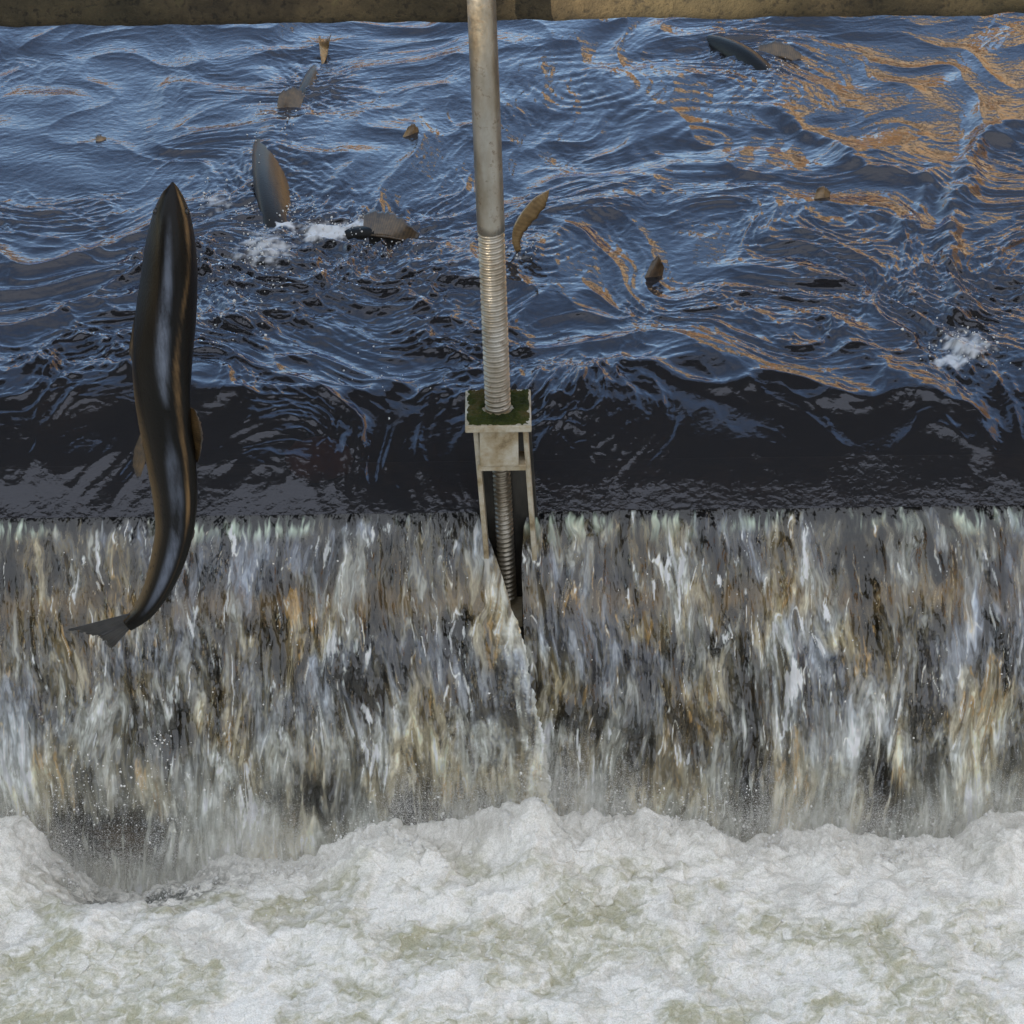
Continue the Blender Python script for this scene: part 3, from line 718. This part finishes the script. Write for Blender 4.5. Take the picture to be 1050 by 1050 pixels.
C_, T_, D_, L_, w_, h_ = body(st, jump, M['salmon'], 150, 64, {
    'sheen_band': [(0, 0, 8, 0), (.15, -5, 8, 0), (.24, -10, 9, .55), (.29, -14, 11, .8), (.35, -22, 13, 1), (.41, -33, 12, 1), (.46, -42, 8, .7), (.49, -45, 5, 0), (.55, -54, 6, .1), (.59, -58, 14, .55), (.65, -60, 16, .6), (.7, -62, 14, .5), (.76, -63, 16, .9), (.83, -64, 16, 1), (.89, -64, 14, .6), (.95, -64, 8, 0), (1, -64, 8, 0)],
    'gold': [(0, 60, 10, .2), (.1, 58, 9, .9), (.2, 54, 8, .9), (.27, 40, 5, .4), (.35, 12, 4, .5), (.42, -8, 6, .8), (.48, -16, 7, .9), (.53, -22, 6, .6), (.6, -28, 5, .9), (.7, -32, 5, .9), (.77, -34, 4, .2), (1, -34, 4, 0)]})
# tail
e = jp(131, 640); e0 = jp(137, 634)
fin('tail_fin', [jp(136, 628), jp(134, 634), jp(131, 640), jp(133, 645)], [jp(70, 645)+toC*.01, jp(96, 652), jp(104, 655), jp(110, 668)-toC*.03], jump, M['tail_dark'], .006)
# dorsal fin on the right, pelvic and anal fins on the left
fin('dorsal_fin', [jp(188, 415), jp(192, 432), jp(196, 450), jp(198, 470)], [jp(201, 420)+toC*.02, jp(209, 437)+toC*.03, jp(210, 456)+toC*.03, jp(203, 476)+toC*.01], jump, M['fin'], .004)
fin('pelvic_fin', [jp(146, 440), jp(147, 455), jp(151, 468)], [jp(137, 462), jp(136, 480), jp(143, 492)], jump, M['fin'], .004)
fin('adipose_fin', [jp(196, 538), jp(194, 546), jp(191, 554)], [jp(200, 544), jp(199, 550), jp(196, 556)], jump, M['fin'], .003)
fin('pectoral_fin', [jp(140, 315), jp(138, 328), jp(137, 340)], [jp(134, 345), jp(132, 362), jp(136, 372)], jump, M['fin'], .004)
for sgn in (-1, 1):
    c = jp(176.5+sgn*15.5, 218)+toC*.012
    vv = IV*.0062+c; meshobj('eye', vv, [list(map(int, q)) for q in IF], M['eye'], jump)

# salmon at the surface: spine given by pixels on the water and a height over the resting level
UP = np.array([0, 0, 1.0])
def wp(px, py, dz): 
    p = pw(px, py); z0 = float(water_h(np.array([[p.x]]), np.array([[p.y]]))[0, 0]); return np.array([p.x, p.y, z0+dz])
def surface_salmon(spine, label, mat, roll=0, fins=(), finmat='fin'):
    """spine: (px, py, dz, half width, half depth)"""
    C0 = [wp(a, b_, c) for a, b_, c, _, _ in spine]
    # the reference level is that of the first point so that ripples do not bend the fish
    z0 = np.mean([c[2]-s[2] for c, s in zip(C0, spine)])
    for c, s in zip(C0, spine): c[2] = z0+s[2]
    r = empty('salmon', C0[len(C0)//2]); tag(r, label, 'fish', 'salmon at the weir')
    ax = C0[-1]-C0[0]; ax /= np.linalg.norm(ax); sd_ = np.cross(ax, UP); a = math.radians(roll)
    d = UP*math.cos(a)+sd_*math.sin(a)
    body([(c, s[3], s[4], d) for c, s in zip(C0, spine)], r, M[mat], 60, 28)
    for nm, bs, tp, th in fins:
        fin(nm, [np.array([*wp(x, y, 0)[:2], z0+dz]) for x, y, dz in bs], [np.array([*wp(x, y, 0)[:2], z0+dz]) for x, y, dz in tp], r, M[finmat], th)
    return r
surface_salmon([(279, 108, -.07, .004, .004), (277, 122, -.05, .020, .03), (277, 145, -.032, .026, .045), (280, 175, -.020, .029, .055), (284, 205, -.018, .030, .055), (289, 235, -.032, .025, .045), (292, 262, -.08, .018, .03)],
               'bronze sided salmon with its long back out of the water beside the splashes', 'goldsalmon', 48,
               [('dorsal_fin', [(283, 118, -.01), (295, 114, -.01), (306, 118, -.01)], [(287, 110, .022), (303, 106, .03), (313, 107, .012)], .006)])
surface_salmon([(338, 38, -.07, .004, .004), (332, 55, -.045, .016, .03), (322, 85, -.030, .022, .04), (311, 112, -.036, .022, .04), (300, 140, -.08, .016, .03)],
               'bronze salmon surfacing near the walkway, its back a narrow upright streak', 'goldsalmon', 45,
               [('tail_fin', [(330, 64, -.02), (333, 58, -.01), (335, 52, -.02)], [(327, 52, .035), (336, 47, .015), (341, 52, .045)], .005)], 'goldfin')
surface_salmon([(318, 246, -.08, .02, .03), (345, 243, -.055, .04, .05), (375, 243, -.043, .045, .055), (405, 244, -.050, .04, .05), (440, 246, -.09, .01, .02)],
               'brown salmon lying across the flow with a broad fin, white splash at its head', 'salmon', 0,
               [('dorsal_fin', [(372, 246, .0), (385, 248, .0), (402, 248, -.005), (426, 246, -.02)], [(374, 234, .026), (392, 234, .032), (412, 238, .024), (431, 243, -.002)], .012)], 'fin')
Yt = pw(537, 266).y
def tp(px, py, dy=0): return np.array(atY(px, py, Yt+dy)[:])
r = surface_salmon([(512, 335, -.12, .03, .04), (520, 305, -.10, .03, .04), (530, 280, -.07, .02, .03), (536, 266, -.035, .010, .014), (536, 258, -.02, .007, .010)],
               'salmon showing only its curved golden tail just right of the rod', 'salmon')
fin('tail_fin', [tp(563, 195), tp(546, 205), tp(530, 226), tp(525, 242), tp(529, 258), tp(540, 270)], [tp(562, 203), tp(558, 214), tp(545, 230), tp(535, 243), tp(535, 256), tp(542, 270)], r, M['tail'], .010, wob=.004)
def lone(px, py, label, h, wpx, lean, fm):
    surface_salmon([(px-26, py+14, -.12, .02, .03), (px-8, py+6, -.065, .035, .05), (px+8, py, -.065, .035, .05), (px+30, py-10, -.12, .02, .03)], label, 'salmon', 0,
                   [('dorsal_fin', [(px-wpx, py+3, -.015), (px, py, -.012), (px+wpx, py-2, -.018)], [(px-wpx*.3+lean, py-2, h*.8), (px+lean+wpx*.3, py-3, h), (px+wpx+lean*.5, py-4, h*.3)], .007)], fm)
lone(668, 284, 'salmon showing a small ragged dark fin out in mid stream below the ripples', .04, 11, 4, 'fin')
lone(842, 208, 'salmon showing a small dark fin tip left of the golden reflections', .025, 10, -2, 'goldfin')
lone(418, 144, 'salmon showing a small brown fin tip left of the smooth shaft', .025, 10, 4, 'goldfin')
lone(106, 148, 'salmon showing a tiny golden fin tip in the calm water at far left', .012, 6, -6, 'goldfin')
surface_salmon([(690, 18, -.07, .008, .01), (715, 32, -.042, .025, .03), (745, 46, -.032, .036, .045), (772, 62, -.034, .04, .05), (795, 80, -.05, .035, .04), (812, 100, -.10, .01, .02)],
               'grey salmon slanting under the walkway with a dark dorsal fin at top right', 'salmon', 15,
               [('dorsal_fin', [(776, 58, -.01), (790, 58, -.008), (806, 59, -.01), (820, 60, -.02)], [(778, 52, .008), (792, 51, .017), (808, 53, .014), (822, 57, .0)], .010)], 'fin')
# stone seen through the dark water at the lip
sv, sf = ico(3); nz_ = np.array(fbm(sv[:, 0]*1.7+sv[:, 2], sv[:, 1]*1.7-sv[:, 2], 3, 951))
cst = np.array(pw(325, 452)[:]); sv = sv*(1+.22*nz_)[:, None]*np.array([.062, .06, .03])+cst+np.array([0, 0, -.040])
o = meshobj('stone', sv, sf, M['redstone']); tag(o, 'reddish stone under the dark water just above the lip', 'stone')

# ------------------------------------------------------------------ banks and trees the water mirrors
def ground(name, x0, x1, y0, y1, hfun, n=40):
    a = np.linspace(x0, x1, n); c = np.linspace(y0, y1, n); A, C = np.meshgrid(a, c)
    o = meshobj(name, np.stack([A.ravel(), C.ravel(), hfun(A, C).ravel()], 1), gridfaces(n, n), M['bank']); return tag(o, kind='structure')
ground('far_bank', -40, 40, 15.5, 60, lambda a, c: -.4+ss(15.5, 24, c)*2.2+.3*fbm(a*.3, c*.3, 3, 61))
ground('side_bank', 6, 40, -6, 15.5, lambda a, c: -.9+ss(6, 9, a)*1.8+.2*fbm(a*.4, c*.4, 3, 62))
ground('near_bank', -40, 40, -60, -6.2, lambda a, c: -.9+ss(-6.2, -9, c)*1.6+.2*fbm(a*.4, c*.4, 3, 63))
def wood(name, blobs, per, size, mat, label):
    P = []
    for cx_, cy_, cz_, rx_, ry_, rz_ in blobs:
        d = RNG.standard_normal((per, 3)); d /= np.linalg.norm(d, axis=1)[:, None]; rad_ = RNG.uniform(.35, 1.0, (per, 1))**.6
        cl = 1+.25*np.sin(d[:, :1]*7+cx_)*np.cos(d[:, 2:]*6+cy_)
        P.append(d*rad_*cl*np.array([rx_, ry_, rz_])+np.array([cx_, cy_, cz_]))
    P = np.concatenate(P); n = len(P)
    u = RNG.standard_normal((n, 3)); u /= np.linalg.norm(u, axis=1)[:, None]; w = np.cross(u, RNG.standard_normal((n, 3))); w /= np.linalg.norm(w, axis=1)[:, None]
    s = size*RNG.uniform(.6, 1.3, (n, 1))
    V = np.stack([P-u*s, P+w*s*.5, P+u*s, P-w*s*.5], 1).reshape(-1, 3); F = np.arange(n*4).reshape(-1, 4)
    # trunks
    tv = []; tf = []
    for cx_, cy_, cz_, rx_, ry_, rz_ in blobs:
        b0 = len(V)+len(tv); rt_ = .05*rz_+.05
        for k, (zz_, q) in enumerate(((-.3, 1.2), (cz_*.5, .8), (cz_+rz_*.6, .25))):
            for j in range(4): tv.append((cx_+rt_*q*math.cos(j*1.571), cy_+rt_*q*math.sin(j*1.571), zz_))
        for k in range(2):
            for j in range(4): tf.append((b0+k*4+j, b0+k*4+(j+1) % 4, b0+(k+1)*4+(j+1) % 4, b0+(k+1)*4+j))
    lf = np.concatenate([np.repeat(RNG.uniform(0, 1, n), 4), np.full(len(tv), .15)])
    o = meshobj(name, np.concatenate([V, np.array(tv)]), np.concatenate([F, np.array(tf)]), mat, attrs={'leaf': lf}, smooth=False)
    return tag(o, label, 'wood', kind='stuff')
R_ = random.Random(5)
bl = []
for i in range(13): bl.append((-22+i*3.2+R_.uniform(-1, 1), 21+R_.uniform(-1, 2), 1.9+R_.uniform(-.4, .6), 2.2, 2.0, 1.7))
for x, y, z, r in ((3.0, 18, 3.4, 1.0), (6.0, 17.6, 2.6, 1.2), (11, 13, 5, 2.6), (10.5, 8, 4.6, 2.6), (10.5, 3, 4.2, 2.4), (10, -1.5, 3.6, 2.2), (12.5, 17, 6, 2.5)):
    bl.append((x, y, z, r, r, r*1.25))
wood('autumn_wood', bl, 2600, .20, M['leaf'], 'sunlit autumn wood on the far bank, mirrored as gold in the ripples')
house = empty('added_building', (8.6, 19.2, 0)); tag(house, 'unseen sunlit sandstone building added to be mirrored as golden patches at the right', 'building')  # out of view, added so the ripples mirror its gold
bb_ = B(); bb_.box((3.3, 18.6, -.5), (14.5, 26, 7.0)); bb_.build('wall', M['sandstone'], house)
bb_ = B(); r_bm = bb_.bm
pv = [r_bm.verts.new(p) for p in ((3.0, 18.3, 7.01), (14.8, 18.3, 7.01), (14.8, 26.3, 7.01), (3.0, 26.3, 7.01), (3.0, 22.3, 9.8), (14.8, 22.3, 9.8))]
for q_ in ((0, 1, 5, 4), (2, 3, 4, 5), (0, 4, 3), (1, 2, 5), (0, 3, 2, 1)): r_bm.faces.new([pv[k_] for k_ in q_])
bb_.build('roof', M['bank'], house)
for wx_ in (4.2, 6.8, 9.4, 12.0):
    for wz_ in (1.6, 4.2):
        bb_ = B(); bb_.box((wx_, 18.55, wz_), (wx_+.9, 18.62, wz_+1.4)); bb_.build('window', M['dark'], house)
bl = []  # unseen trees added behind the viewer, height shaped to block the low sun
for i in range(15):
    t = -9+i*1.35; px_ = SUN_AZ.x*13 + (-SUN_AZ.y)*t; py_ = SUN_AZ.y*13 + SUN_AZ.x*t
    top_ = 4.74 - .34*t + (.15 if i % 3 == 0 else 0) + R_.uniform(-.15, .15)
    bl.append((px_, py_, top_/2-.2, 1.3, 1.3, top_/2+.15))
wood('shade_wood', bl, 3500, .16, M['darkleaf'], 'unseen dark wood added behind the viewer to shade the weir')

# ------------------------------------------------------------------ render
S.render.engine = 'CYCLES'
S.cycles.max_bounces = 8; S.cycles.transparent_max_bounces = 12
